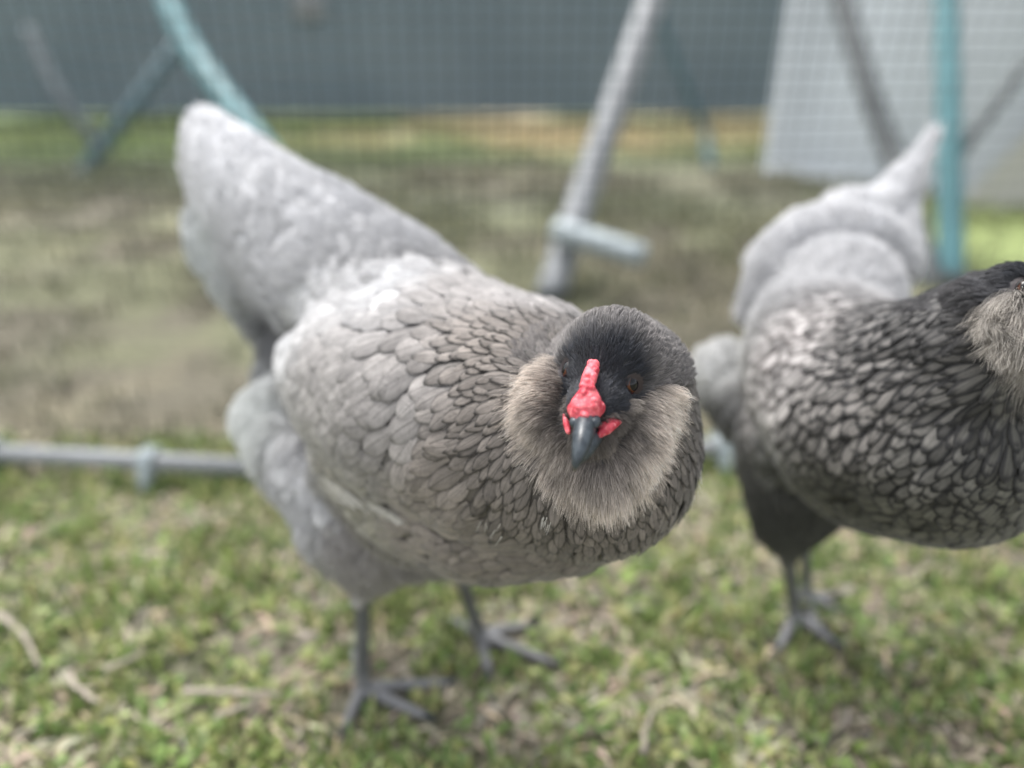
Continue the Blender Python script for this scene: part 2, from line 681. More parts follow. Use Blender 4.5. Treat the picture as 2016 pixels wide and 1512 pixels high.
# slate fence: boards, posts, capping
FY = 5.45
fr = root('board_fence', (-1.5, FY, 0), 'long slate grey board fence closing the back of the yard', 'fence')
parts = []
z = .03
while z < 2.0:
    parts.append(box_np(-6.5, 3.3, FY, FY + .02, z, z + .135))
    z += .1352
V, F = join_np(parts)
link('board_panel', fast_mesh('board_panel', V, F, smooth=False), M_SLATE, fr)
for x in np.arange(-6.4, 3.4, 1.9):
    V, F = box_np(x, x + .09, FY + .022, FY + .11, -.05, 2.08)
    link('post', fast_mesh('post', V, F, smooth=False), M_SLATE, fr)
V, F = box_np(-6.5, 3.3, FY - .02, FY + .12, 2.084, 2.12)
link('capping', fast_mesh('capping', V, F, smooth=False), M_SLATE, fr)
c = P(605, 8, 5.0)
t = (FY - .02) / c[1]
c = np.array([c[0] * t, FY - .02, CAM_H + (c[2] - CAM_H) * t])
V, F = tube_np([c + [0, .018, 0], c, c + [0, -.012, 0]], [.11, .11, .085], 28)
tag(link('wall_fitting', fast_mesh('wall_fitting', V, F), M_GALV), 'round pale fitting fixed to the slate grey board fence', 'fitting')

# pale sheeted shelter at the right
b0, b1 = G(1500, 338), G(2016, 405)
u_ = unit((b1 - b0) * [1, 1, 0])
nrm = np.array([u_[1], -u_[0], 0])
if nrm[1] > 0:
    nrm = -nrm
sh = root('shelter', b0 * [1, 1, 0], 'pale grey sheeted shelter standing behind the teal post', 'shelter')


def sheet(name, a0, uu, ln, hgt, thick, nn, mat, lean=0.0, ripple=.012):
    nu, nv = 60, 30
    U, Vv = np.meshgrid(np.linspace(0, ln, nu), np.linspace(0, 1, nv))
    off = ripple * np.sin(U * 16 + np.sin(Vv * 5) * 1.3) * (1 - .3 * Vv)
    pts = a0 + U[..., None] * uu + Vv[..., None] * hgt * np.array([0, 0, 1.0]) + (off - lean * Vv)[..., None] * nn
    back = pts - thick * nn
    V = np.vstack([pts.reshape(-1, 3), back.reshape(-1, 3)])
    i = np.arange(nu * nv).reshape(nv, nu)
    q = np.stack([i[:-1, :-1], i[:-1, 1:], i[1:, 1:], i[1:, :-1]], -1).reshape(-1, 4)
    N = nu * nv
    rim = []
    for line in (i[0], i[-1], i[:, 0], i[:, -1]):
        for x, y in zip(line[:-1], line[1:]):
            rim.append((x, y, y + N, x + N))
    F = np.vstack([q, q[:, ::-1] + N, np.array(rim)])
    return link(name, fast_mesh(name, V, F), mat, sh)


base = b0 * [1, 1, 0] + [0, 0, -.01]
sheet('front_sheet', base, u_, 2.6, 1.9, .01, nrm, M_PALE, lean=.05)
sheet('side_sheet', base - nrm * .02, -nrm, 1.6, 1.9, .01, -u_, M_PALE, lean=.02)
q0 = base + u_ * .0 + [0, 0, 1.91]
V = np.array([q0 + nrm * .08 - u_ * .08, q0 + nrm * .08 + u_ * 2.7, q0 - nrm * .9 + u_ * 2.7 + [0, 0, .45], q0 - nrm * .9 - u_ * .08 + [0, 0, .45]])
V = np.vstack([V, V + [0, 0, .03]])
F = np.array([(0, 3, 2, 1), (4, 5, 6, 7), (0, 1, 5, 4), (1, 2, 6, 5), (2, 3, 7, 6), (3, 0, 4, 7)])
link('roof', fast_mesh('roof', V, F, smooth=False), M_PALE, sh)
for s_ in (.35, 1.3, 2.4):
    q = base + u_ * s_ - nrm * .05
    tube('pole', [q, q + [0, 0, 1.9]], .015, M_GALVD, sh)

# low pale board at the far right, leaning diagonal edge
c0, c1, c2 = G(1878, 412), G(2090, 418), None
cc0, cc1 = c0 * [1, 1, 0] - nrm * .0, c1 * [1, 1, 0]
uu = unit(cc1 - cc0)
V = np.array([cc0, cc1 + uu * .3, cc1 + uu * .3 + [0, 0, .62], cc0 + uu * .42 + [0, 0, .62]])
V = np.vstack([V, V - nrm * -.02])
F = np.array([(0, 1, 2, 3), (7, 6, 5, 4), (0, 4, 5, 1), (1, 5, 6, 2), (2, 6, 7, 3), (3, 7, 4, 0)])
tag(link('slanted_board', fast_mesh('slanted_board', V, F, smooth=False), M_PALEW), 'whitish board with a slanted left edge standing on the bright lawn', 'board')

# poles of the play frames
def pole(name, px, rad, mat, label, cat, group=None, n=24, ground=True):
    pts = spline([P(*q) for q in px], n)
    r_ = root(name, (pts[0][0], pts[0][1], 0 if ground else pts[0][2]), label, cat, group)
    tube('shaft', pts, rad, mat, r_)
    return r_, pts


def gd(px, py):
    """(px, py, depth) of a ground point"""
    g = G(px, py) - np.array([0, 0, CAM_H])
    return (px, py, float(g @ FWD))


pr, pts = pole('teal_pole', [gd(1874, 560), (1868, 250, 1.72), (1860, -120, 1.82)], .027, M_TEAL, 'upright teal pole behind the hen at the edge of the picture', 'pole')
tube('foot_cap', [pts[0] - [0, 0, .01], pts[0] + [0, 0, .03]], .028, M_GALVD, pr)
pr, pts = pole('teal_pole', [gd(655, 640), (600, 470, 1.56), (540, 320, 1.62), (455, 208, 1.68), (385, 110, 1.74), (338, 20, 1.78), (290, -120, 1.86)], .028, M_TEAL, 'bent teal pole rising behind the pale tail of the large hen', 'pole', n=40)
tube('foot_cap', [pts[0] - [0, 0, .01], pts[0] + [0, 0, .03]], .028, M_GALVD, pr)
pr, pts = pole('teal_strut', [gd(160, 345), (250, 225, 3.0), (352, 85, 3.1)], .028, M_TEALD, 'thin dull teal strut slanting towards the bent teal pole', 'strut')
tube('foot_cap', [pts[0] - [0, 0, .01], pts[0] + [0, 0, .03]], .034, M_GALVD, pr)
pr, pts = pole('teal_strut', [(1390, 262, 3.5), (1330, 120, 3.4), (1255, -90, 3.3)], .022, M_TEALD, 'faint teal strut just right of the grey slanting pole', 'strut', ground=False)
# its lower run continues to the ground
q0, q1 = pts[0], G(1400, 330) * [1, 1, 0]
tube('lower_shaft', spline([q0, (q0 + q1) / 2 + [0, .03, 0], q1], 10), .022, M_TEALD, pr)
pr, pts = pole('grey_stake', [gd(205, 300), (120, 190, 3.6), (55, 60, 3.7)], .030, M_STAKE, 'dark grey stake leaning left in front of the slate fence', 'stake')
tube('foot_cap', [pts[0] - [0, 0, .01], pts[0] + [0, 0, .04]], .036, M_GALVD, pr)
pr, pts = pole('grey_pole', [gd(1082, 590), (1150, 380, 1.66), (1235, 140, 1.74), (1325, -120, 1.84)], .033, M_GALV, 'grey galvanised pole slanting up behind the back of the large hen', 'pole')
b = spline([P(1092, 452, 1.56), P(1180, 478, 1.53), P(1268, 506, 1.50)], 8)
tube('cross_bar', b, .025, M_CLIP, pr)
tube('foot_cap', [pts[0] - [0, 0, .01], pts[0] + [0, 0, .03]], .032, M_GALVD, pr)
pr, pts = pole('dark_pole', [gd(1838, 560), (1765, 330, 1.85), (1705, 160, 1.95), (1635, -80, 2.1)], .028, M_GALVD, 'dark grey pole leaning across the pale sheeted shelter', 'pole')
tube('foot_cap', [pts[0] - [0, 0, .01], pts[0] + [0, 0, .03]], .034, M_GALVD, pr)
pr, pts = pole('brace', [(1872, 325, 1.74), (1945, 228, 1.80), (2060, 70, 1.88)], .014, M_GALVD, 'thin grey brace running up to the right from the upright teal pole', 'brace', ground=False)
tube('end_cap', [pts[0] - (pts[1] - pts[0]) * .2, pts[0] + (pts[1] - pts[0]) * .4], .018, M_GALVD, pr)

# wire mesh panel with bottom rail and ties
q_a, q_b, q_c = G(-260, 912) * [1, 1, 0], G(720, 968) * [1, 1, 0], G(2300, 845) * [1, 1, 0]
fence = root('wire_fence', q_b, 'fine dark wire mesh fence on a grey bottom rail behind the hens', 'fence')
ZB, ZT, CELL, WR = .030, .98, .0168, .0005


def rod(a, b, r):
    return tube_np([np.asarray(a), np.asarray(b)], r, 4, cap=False)


for mp0, mp1, ties in ((q_a, q_b, (-6, 302)), (q_b, q_c, (1412, 1700))):
    mu = unit(mp1 - mp0)
    mn = np.array([mu[1], -mu[0], 0])
    ml = np.linalg.norm(mp1 - mp0)
    parts = []
    k = 0 if mp0 is q_a else 1
    while k * CELL < ml:
        q = mp0 + mu * (k * CELL)
        parts.append(rod(q + [0, 0, ZB], q + [0, 0, ZT], WR))
        k += 1
    z = ZB
    while z < ZT:
        parts.append(rod(mp0 + [0, 0, z] + mn * .002, mp1 + [0, 0, z] + mn * .002, WR))
        z += CELL
    V, F = join_np(parts)
    link('wire_mesh', fast_mesh('wire_mesh', V, F), M_WIRE, fence)
    tube('bottom_rail', [mp0 + [0, 0, .026], mp1 + [0, 0, .026]], .0115, M_GALV, fence)
    tube('top_rail', [mp0 + [0, 0, ZT], mp1 + [0, 0, ZT]], .0115, M_GALV, fence)
    for px in ties:
        g = G(px, 930)
        ray = g - np.array([0, 0, CAM_H])
        den = ray[0] * mn[0] + ray[1] * mn[1]
        t = (mp0 @ mn) / den
        q = np.array([ray[0] * t, ray[1] * t, 0])
        pts = []
        for t in np.linspace(0, 1, 16):
            an = t * 2 * math.pi
            pts.append(q + mn * math.cos(an) * .0155 + np.array([0, 0, .026 + math.sin(an) * .0155]))
        V1 = [tube_np(np.array(pts) + mu * dx, .0042, 8) for dx in (-.006, 0, .006)]
        tail = spline([q + mn * .014 + [0, 0, .026], q + mn * .019 + [0, 0, .012], q + mn * .022 + [0, 0, -.004]], 6)
        V1.append(tube_np(tail, .0085, 10))
        V, F = join_np(V1)
        link('tie', fast_mesh('tie', V, F), M_CLIP, fence)
for q in (q_a, q_c):
    q = q + np.array([0, .016, 0])
    tube('post', [q + [0, 0, -.02], q + [0, 0, ZT + .02]], .011, M_GALV, fence)

# twigs
M_TWIG = simple_mat('dead_twig', (.38, .33, .27), .8, .2, 60)
tw = [([(5, 1235), (55, 1275), (85, 1340)], .0030, 'curved pale twig lying nearest the left border of the lawn'),
      ([(140, 1350), (168, 1385), (205, 1412)], .0030, 'short straight whitish twig lying left of the hen'),
      ([(215, 1345), (260, 1325), (290, 1310)], .0026, 'small grey twig lying right of the short whitish twig'),
      ([(370, 1388), (450, 1392), (560, 1395)], .0032, 'long level twig lying just left of the foot of the large hen'),
      ([(430, 1440), (480, 1420), (530, 1398)], .0022, 'thin twig crossing under the long level twig'),
      ([(1265, 1512), (1268, 1460), (1285, 1420)], .0026, 'thin twig pointing away from the viewer between the hens')]
for ps, r_, lb in tw:
    pts = spline([G(*q) + [0, 0, .013 + r_] for q in ps], 10)
    pts += rng.normal(0, .0006, pts.shape)
    V1 = [tube_np(pts, r_ * np.linspace(1, .55, 10), 8)]
    m_ = pts[5]
    V1.append(tube_np([m_, m_ + unit(pts[7] - pts[4]) * .008 + [.003, .004, .004]], [r_ * .6, r_ * .25], 6))
    V, F = join_np(V1)
    o = link('twig', fast_mesh('twig', V, F), M_TWIG)
    tag(o, lb, 'twig', 'dead twigs on the ground')

# ------------------------------------------------------------------ feathers
class Controls:
    """rows: px, py, depth, L(mm), W(mm), rgb, edge rgb factor, lift, pointed, direction"""
    def __init__(s, rows):
        s.p = np.array([P(*r[0]) for r in rows])
        s.lw = np.array([r[1] for r in rows], float) / 1000
        s.c = np.array([r[2] for r in rows], float)
        s.e = np.array([r[3] for r in rows], float)
        s.m = np.array([r[4] for r in rows], float)      # lift, pointedness
        s.d = np.array([D(*r[5]) for r in rows])

    def at(s, q):
        d2 = ((q[:, None, :] - s.p[None]) ** 2).sum(-1) + 1e-5
        w_ = d2 ** -2.2
        w_ /= w_.sum(1, keepdims=True)
        return w_ @ s.lw, w_ @ s.c, w_ @ s.e, w_ @ s.m, w_ @ s.d, w_


def sample_surface(me, n, keep):
    me.calc_loop_triangles()
    T = np.empty(len(me.loop_triangles) * 3, np.int32)
    me.loop_triangles.foreach_get('vertices', T)
    T = T.reshape(-1, 3)
    V, _ = mesh_np(me)
    a_, b_, c_ = V[T[:, 0]], V[T[:, 1]], V[T[:, 2]]
    cen = (a_ + b_ + c_) / 3
    ok = keep(cen)
    a_, b_, c_ = a_[ok], b_[ok], c_[ok]
    nr = np.cross(b_ - a_, c_ - a_)
    ar = np.linalg.norm(nr, axis=1)
    idx = rng.choice(len(ar), n, p=ar / ar.sum())
    r1, r2 = np.sqrt(rng.uniform(0, 1, n)), rng.uniform(0, 1, n)
    p_ = (1 - r1)[:, None] * a_[idx] + (r1 * (1 - r2))[:, None] * b_[idx] + (r1 * r2)[:, None] * c_[idx]
    return p_, unit(nr[idx])


def poisson(p_, rad):
    cell = rad.max()
    grid, out = {}, []
    K = np.floor(p_ / cell).astype(int)
    for i in range(len(p_)):
        kx, ky, kz = K[i]
        ok = True
        q, r_ = p_[i], rad[i]
        for dx in (-1, 0, 1):
            for dy in (-1, 0, 1):
                for dz in (-1, 0, 1):
                    for j in grid.get((kx + dx, ky + dy, kz + dz), ()):
                        d_ = p_[j] - q
                        if d_[0] * d_[0] + d_[1] * d_[1] + d_[2] * d_[2] < min(r_, rad[j]) ** 2:
                            ok = False
                            break
                    if not ok:
                        break
                if not ok:
                    break
            if not ok:
                break
        if ok:
            grid.setdefault((kx, ky, kz), []).append(i)
            out.append(i)
    return np.array(out)


NU, NV = 9, 5
US = np.array([0, .12, .28, .46, .64, .78, .89, .96, 1.0])
VS = np.array([-1, -.5, 0, .5, 1.0])


def feather_mesh(name, bvh, pos, nor, dirs, lw, col, edge, mod, jit=.12, shade=.10, rim=0.0):
    n = len(pos)
    t = unit(dirs - (dirs * nor).sum(1, keepdims=True) * nor)
    s_ = np.cross(nor, t)
    ang = (rng.normal(0, jit, n) + .9 * (vnoise(pos * 38, 91) - .5))[:, None]
    t, s_ = t * np.cos(ang) + s_ * np.sin(ang), s_ * np.cos(ang) - t * np.sin(ang)
    L_ = lw[:, 0] * rng.normal(1, .15, n).clip(.6, 1.5)
    W_ = lw[:, 1] * rng.normal(1, .14, n).clip(.6, 1.5)
    lift = mod[:, 0] * .95 * rng.uniform(.6, 1.35, n)
    rim = np.repeat(rim + rng.normal(0, .05, n), NU * NV)
    pt = mod[:, 1]
    V = np.empty((n, NU * NV, 3))
    UV = np.empty((n, NU * NV, 3))
    rd = rng.uniform(0, 1, n)
    bend = rng.normal(0, .06, n)
    for a_, u in enumerate(US):
        if u < .62:
            k_ = u / .62
            prof = .40 + .60 * (k_ * k_ * (3 - 2 * k_))
            wr = np.full(n, prof)
        else:
            x = (u - .62) / .38
            rnd = math.sqrt(max(0, 1 - x ** 2.4))
            wr = rnd * (1 - pt) + (1 - x) ** .9 * pt
        for b_, v in enumerate(VS):
            q = pos + t * ((u - .12) * L_ * 1.0)[:, None] + s_ * (v * wr * W_ * .5 + bend * u * u * L_)[:, None]
            h = .0004 + lift * L_ * (u ** 1.3) + (1 - v * v) * W_ * .06 * (.4 + .6 * u) - .06 * L_ * max(0, u - .8) * 2
            k_ = a_ * NV + b_
            UV[:, k_, 0] = u
            UV[:, k_, 1] = v
            UV[:, k_, 2] = rd
            V[:, k_] = q
            for i in range(n):
                loc, nn, _, _ = bvh.find_nearest(q[i])
                V[i, k_] = (loc[0] + nn[0] * h[i], loc[1] + nn[1] * h[i], loc[2] + nn[2] * h[i])
    sh_ = rng.normal(1, shade, n)[:, None]
    C_ = np.repeat((col * sh_)[:, None], NU * NV, 1)
    E_ = np.repeat((edge * sh_)[:, None], NU * NV, 1)
    q = []
    for a_ in range(NU - 1):
        for b_ in range(NV - 1):
            q.append((a_ * NV + b_, a_ * NV + b_ + 1, (a_ + 1) * NV + b_ + 1, (a_ + 1) * NV + b_))
    F = (np.arange(n)[:, None, None] * NU * NV + np.array(q)[None]).reshape(-1, 4)
    return fast_mesh(name, V.reshape(-1, 3), F, {
        'fuv': ('FLOAT_VECTOR', UV.reshape(-1, 3)),
        'rimw': ('FLOAT', rim),
        'Col': ('FLOAT_COLOR', np.clip(C_.reshape(-1, 3), .01, .9)),
        'Edge': ('FLOAT_COLOR', np.clip(E_.reshape(-1, 3), .01, .9))})


def hair_curves(name, pts, col, rad, parent, label=None):
    """pts (n,k,3), col (n,k,3), rad (n,k)"""
    n, k_, _ = pts.shape
    hc = bpy.data.hair_curves.new(name)
    hc.add_curves([k_] * n)
    hc.position_data.foreach_set('vector', np.ascontiguousarray(pts, np.float32).ravel())
    at = hc.attributes.new('radius', 'FLOAT', 'POINT') if 'radius' not in hc.attributes else hc.attributes['radius']
    at.data.foreach_set('value', np.ascontiguousarray(rad, np.float32).ravel())
    at = hc.attributes.new('Col', 'FLOAT_COLOR', 'POINT')
    c4 = np.concatenate([np.clip(col, 0, 1), np.ones((n, k_, 1))], -1)
    at.data.foreach_set('color', np.ascontiguousarray(c4, np.float32).ravel())
    return link(name, hc, M_HAIR, parent, label)


S.cycles_curves.shape = 'RIBBONS' if hasattr(S, 'cycles_curves') else None


def grow(pos, d0, d1, length, k_=6, clump=.5, nclump=None, droop=0.0, frizz=.06):
    """strands from pos, starting along d0, ending along d1; optional clumping of the tips"""
    n = len(pos)
    pts = np.empty((n, k_, 3))
    pts[:, 0] = pos
    step = length[:, None] / (k_ - 1)
    for j in range(1, k_):
        t = (j - .5) / (k_ - 1)
        d = unit(d0 * (1 - t) + d1 * t + np.array([0, 0, -1.0]) * droop * t + rng.normal(0, frizz, (n, 3)))
        pts[:, j] = pts[:, j - 1] + d * step
    if nclump:
        lead = rng.choice(n, nclump, replace=False)
        for i0 in range(0, n, 1500):
            sl = slice(i0, i0 + 1500)
            d2 = ((pos[sl][:, None] - pos[lead][None]) ** 2).sum(-1)
            m = lead[d2.argmin(1)]
            tt = (np.linspace(0, 1, k_) ** 1.3 * clump)[None, :, None]
            tgt = pts[m] + (pos[sl] - pos[m])[:, None] * .25
            pts[sl] = pts[sl] * (1 - tt) + tgt * tt
    return pts


# ------------------------------------------------------------------ head frame shared by both hens
def frame(a, up, c):
    a = unit(a)
    s_ = unit(np.cross(a, up))
    u_2 = np.cross(s_, a)
    return np.array([s_, a, u_2]), c


C1 = PH(1185, 752, .335)
F1, _ = frame(D(-.226, .48, -.847), D(0, -.87, -.49), C1)


def make_hen(spec):
    hen = root('hen', spec['base'], spec['label'], 'hen', 'grey hens standing on the lawn')
    F2, C2 = spec['frame'], spec['skull']

    def X(p_):
        """a head point of the first hen carried over to this hen's head"""
        return C2 + (F1 @ (np.asarray(p_) - C1)) @ F2 * spec.get('hs', 1.0)

    def XD(v):
        return (F1 @ np.asarray(v)) @ F2
    H = lambda px, py, d, r_: np.array([*X(PH(px, py, d)), r_ * HS])

    # ---- body: one continuous skin, head, torso, legs and toes
    head = [H(1185, 752, .335, .0172), H(1200, 700, .345, .0185), H(1160, 806, .3165, .0095), H(1168, 846, .3225, .0100),
            H(1178, 800, .325, .014)]
    if spec.get('slim'):
        head[1] = H(1186, 744, .350, .0165)
    head += chain([H(1090, 768, .344, .0110), H(1078, 798, .343, .0120), H(1094, 838, .340, .0112), H(1140, 882, .338, .0115), H(1188, 922, .336, .0135), H(1228, 892, .336, .0122),
                   H(1250, 845, .336, .0108), H(1256, 800, .338, .0120), H(1252, 768, .342, .0108)], 4)
    jowl = np.array(head[5:])
    B = lambda rows: [np.array([*P(q[0], q[1], q[2]), q[3]]) for q in rows]
    blobs = list(head)
    for ch in spec['body']:
        blobs += chain(B(ch), 7)
    for lg in spec['legs']:
        blobs += chain(lg['shank'], 8)
        for toe in lg['toes']:
            blobs += chain(toe, 7)
    me = blob_mesh('body', blobs, .0022, 5)
    V, N = mesh_np(me)
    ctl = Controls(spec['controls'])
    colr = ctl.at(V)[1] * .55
    leg = V[:, 2] < spec['hock']
    hd = np.linalg.norm(V - X(PH(1170, 800, .325)), axis=1)
    colr[leg] = (.12, .123, .128)
    colr[V[:, 2] < .030] = (.185, .185, .19)
    face = hd < .034
    colr[face] = spec['under']
    # bare red skin round the eyes and the gape
    eyes = []
    sk = X(PH(1185, 752, .335))
    e_l = unit(D(.69, .04, -.72)[None])[0]
    loc = F1 @ e_l
    for sgn in (1, -1):
        dv = unit(np.array([loc[0] * sgn, loc[1] * (1 if sgn > 0 else .25), loc[2]]))
        eyes.append((sk + dv @ F2 * .0153, dv @ F2))
    for ep, ed in eyes:
        k_ = np.clip(1 - np.linalg.norm(V - (ep + ed * .002), axis=1) / .0085, 0, 1)[:, None]
        k_ = np.clip(k_ * 2.2, 0, .9)
        colr = colr * (1 - k_) + np.array([.030, .018, .020]) * k_
    set_attrs(me, {'Col': ('FLOAT_COLOR', colr)})
    body = link('body', me, M_SKIN, hen)
    bvh = BVHTree.FromPolygons([tuple(v) for v in V], [tuple(p_.vertices) for p_ in me.polygons])

    # ---- contour feathers
    fc = X(PH(1165, 835, .315))          # middle of the face

    def keep(c_):
        rr_ = (c_ - C2) @ F2.T
        cap_ = (np.linalg.norm(c_ - X(PH(1190, 720, .335)), axis=1) < .034) & (rr_[:, 2] > .002)
        return (~cap_) & (c_[:, 2] > spec['hock']) & (np.linalg.norm(c_ - X(PH(1178, 815, .325)), axis=1) > .036) & spec.get('keep', lambda q: np.ones(len(q), bool))(c_)
    p_, nr = sample_surface(me, 42000, keep)
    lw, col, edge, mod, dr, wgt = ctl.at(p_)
    idx = poisson(p_, np.minimum(lw[:, 0] * .40, lw[:, 1] * .62) * spec.get('dens', .92))
    p_, nr, lw, col, edge, mod, dr, wgt = [x[idx] for x in (p_, nr, lw, col, edge, mod, dr, wgt)]
    # feathers right behind the head stream away from the face
    away = unit(p_ - X(PH(1178, 790, .31)))
    k_ = np.clip(1 - (np.linalg.norm(p_ - X(PH(1178, 815, .325)), axis=1) - .036) / .03, 0, 1)[:, None]
    dr = unit(dr) * (1 - .75 * k_) + away * .75 * k_
    nr = np.array([bvh.find_nearest(q)[1] for q in p_])
    reg = wgt.argmax(1)
    names = np.array([r_[6] for r_ in spec['controls']])[reg]
    lat = (p_ - P(*spec['mid'])) @ D(*spec['lateral'])
    names = np.where((names == 'wing') & (lat < 0), 'body_feathers', names)
    for nm in sorted(set(names)):
        m = names == nm
        if m.sum() < 5:
            continue
        fm = feather_mesh(nm, bvh, p_[m], nr[m], dr[m], lw[m], col[m], edge[m], mod[m], spec.get('jit', .12), (spec.get('shade', .15) if nm not in ('saddle_feathers', 'tail', 'thigh_feathers') else .07), spec.get('rim', 0.0) + (.22 if nm == 'neck_feathers' else .06))
        link(nm, fm, M_FEATHER, hen)

    # ---- cottony down over rump, tail base and thighs
    q, nq = sample_surface(me, 60000, keep)
    lwq, cq, eq, mq, dq, wq = ctl.at(q)
    nmq = np.array([r_[6] for r_ in spec['controls']])[wq.argmax(1)]
    isf = np.isin(np.array([r_[6] for r_ in spec['controls']]), ('saddle_feathers', 'tail', 'thigh_feathers'))
    ok = rng.uniform(0, 1, len(q)) < np.clip((wq[:, isf].sum(1) - .28) / .40, 0, 1)
    q, nq, cq, dq = q[ok], nq[ok], cq[ok], dq[ok]
    td = unit(dq - (dq * nq).sum(1, keepdims=True) * nq)
    td = unit(td + .35 * (vnoise(q * 45, 71)[:, None] - .5) * np.cross(nq, td) * 2)
    hump = vnoise(q * 38, 72)
    Lh = (.006 + .010 * hump) * rng.uniform(.6, 1.2, len(q))
    pts = grow(q + nq * .002, unit(td + nq * .9), unit(td + nq * .25), Lh, 5, .35, 900, 0, .12)
    cl = cq[:, None, :] * (.85 + .35 * np.linspace(0, 1, 5))[None, :, None] * (.95 + .10 * hump)[:, None, None]
    hair_curves('down', pts, cl, np.linspace(.0004, .00012, 5)[None].repeat(len(q), 0), hen)

    # ---- crown: short sleek dark head feathers as fine strands
    def hair_zone(n, test):
        q, nn = sample_surface(me, n, test)
        return q, nn
    ccen = X(PH(1190, 720, .335))
    bk = X(PH(1150, 830, .305))

    def jowl_gap(c_):
        return np.min(np.linalg.norm(c_[:, None] - jowl[None, :, :3], axis=2) - jowl[None, :, 3], axis=1)

    def crown_test(c_):
        rel = (c_ - C2) @ F2.T            # side, forward, up
        return (np.linalg.norm(c_ - ccen, axis=1) < .048) & (rel[:, 2] > -.006) & ((jowl_gap(c_) > .0012) | (rel[:, 2] > .016))
    q, nn = hair_zone(32000, crown_test)
    rel = (q - C2) @ F2.T
    ee = np.min([np.linalg.norm(q - ep, axis=1) for ep, _ in eyes], 0)
    ok = (ee > .0062)
    q, nn, rel = q[ok], nn[ok], rel[ok]
    back = unit(q - bk)
    d = unit(back - (back * nn).sum(1, keepdims=True) * nn)
    Lh = (.0045 + np.clip(-rel[:, 1] + .01, 0, .04) * .10) * rng.uniform(.7, 1.3, len(q))
    pts = grow(q - nn * .0004, unit(d + nn * .50), unit(d + nn * .06), Lh, 5, .55, 1100, 0, .06)
    far = np.clip((np.linalg.norm(q - bk, axis=1) - .039 + .016 * np.clip(np.abs(rel[:, 0]) / .017 - .75, 0, 1) + .008 * (vnoise(q * 160, 66) - .5)) / .020, 0, 1)[:, None, None]
    tt = np.linspace(0, 1, 5)[None, :, None]
    c0 = np.array(spec['crown'])
    c1_ = np.array(spec['nape'])
    cl = (c0 * (1 - far) + c1_ * far) * (.7 + .6 * tt) * rng.normal(1, .22, (len(q), 1, 1)) * (.55 + .9 * vnoise(q * 420, 67))[:, None, None]
    hair_curves('crown_feathers', pts, cl, np.linspace(.00022, .00006, 5)[None].repeat(len(q), 0), hen)

    # ---- cheeks and beard
    def ruff(name, n, test, lo, hi, out, fr_, nclump, label=None):
        q, nn = hair_zone(n, test)
        ee = np.min([np.linalg.norm(q - ep, axis=1) for ep, _ in eyes], 0)
        bb = np.linalg.norm(q - X(PH(1152, 850, .303)), axis=1)
        ok = (ee > .0062) & (bb > .0085)
        q, nn = q[ok], nn[ok]
        rad_ = q - fc
        dist = np.linalg.norm(rad_, axis=1)
        rad_ = unit(rad_)
        tg = unit(rad_ - (rad_ * nn).sum(1, keepdims=True) * nn)
        k_ = np.clip((dist - .018 + .010 * (vnoise(q * 230, 62) - .5)) / .013, 0, 1)
        Lh = spec.get('ruff_k', 1.0) * (lo + (hi - lo) * k_) * np.where(rng.uniform(0, 1, len(q)) < .12, 1.35, rng.uniform(.45, 1.15, len(q)))
        tg = unit(tg + rng.normal(0, .14, tg.shape) + .5 * (np.c_[vnoise(q * 130, 81), vnoise(q * 130, 82), vnoise(q * 130, 83)] - .5))
        pts = grow(q - nn * .0006, unit(tg + nn * .50), unit(tg * 1.0 + nn * out + XD(D(0, .25, -.05))), Lh, 7, .40, nclump, 0, fr_)
        tt = np.linspace(0, 1, 7)[None, :, None]
        if name == 'beard':
            k_ = np.clip((dist - .012 + .012 * (vnoise(q * 230, 62) - .5)) / .020, 0, 1) * .8
        dark = np.array(spec['ruff_dark'])
        mid = np.array(spec['ruff_mid'])
        pale = np.array(spec['ruff_pale'])
        k3 = k_[:, None, None]
        tipc = dark * 1.5 * (1 - k3) + pale * k3
        basec = dark * (1 - .5 * k3) + mid * .5 * k3
        lump = (.72 + .56 * vnoise(q * 190, 61))[:, None, None]
        cl = (basec * (1 - tt ** 1.5) + tipc * tt ** 1.5) * rng.normal(1, .22, (len(q), 1, 1)) * lump
        hair_curves(name, pts, cl, np.linspace(.00014, .00003, 7)[None].repeat(len(q), 0), hen, label)

    ax_s = F2[0]

    def zone(side):
        def f(c_):
            rel = (c_ - C2) @ F2.T
            dj = np.min(np.linalg.norm(c_[:, None] - jowl[None, :, :3], axis=2) - jowl[None, :, 3] * 1.0, axis=1)
            low = rel[:, 2] < np.where(np.abs(rel[:, 0]) > .0135, .016, -.001)
            near_face = np.linalg.norm(c_ - X(PH(1165, 840, .318)), axis=1) < .020
            base_ = ((dj < .0022) | near_face) & low & ((c_ - C2) @ F2[1] > -.016)
            lat = rel[:, 0]
            down = -(rel[:, 2])
            if side == 0:
                return base_ & (np.abs(lat) < down * .62)
            return base_ & (lat * side >= down * .62) & (lat * side >= 0)
        return f
    sgn = 1 if ((PH(1280, 800, .338) - C1) @ F1.T if False else F1 @ (PH(1280, 800, .338) - C1))[0] > 0 else -1
    ruff('cheek_muff', 15000, zone(1), .005, .0125, .45, .09, 650)
    ruff('cheek_muff', 15000, zone(-1), .005, .0125, .45, .09, 650)
    ruff('beard', 17000, zone(0), .007, .0150, .30, .09, 700)

    # ---- comb
    rows = [(1167, 718, .3170, .0019), (1165, 730, .3140, .0031), (1160, 744, .3110, .0033), (1156, 758, .3090, .0031), (1157, 771, .3065, .0036), (1157, 782, .3058, .0048),
            (1156, 793, .3055, .0060), (1154, 803, .3058, .0070), (1150, 813, .3055, .0062)]
    cb = chain([H(*r_) for r_ in rows], 3)
    r2 = random.Random(5)
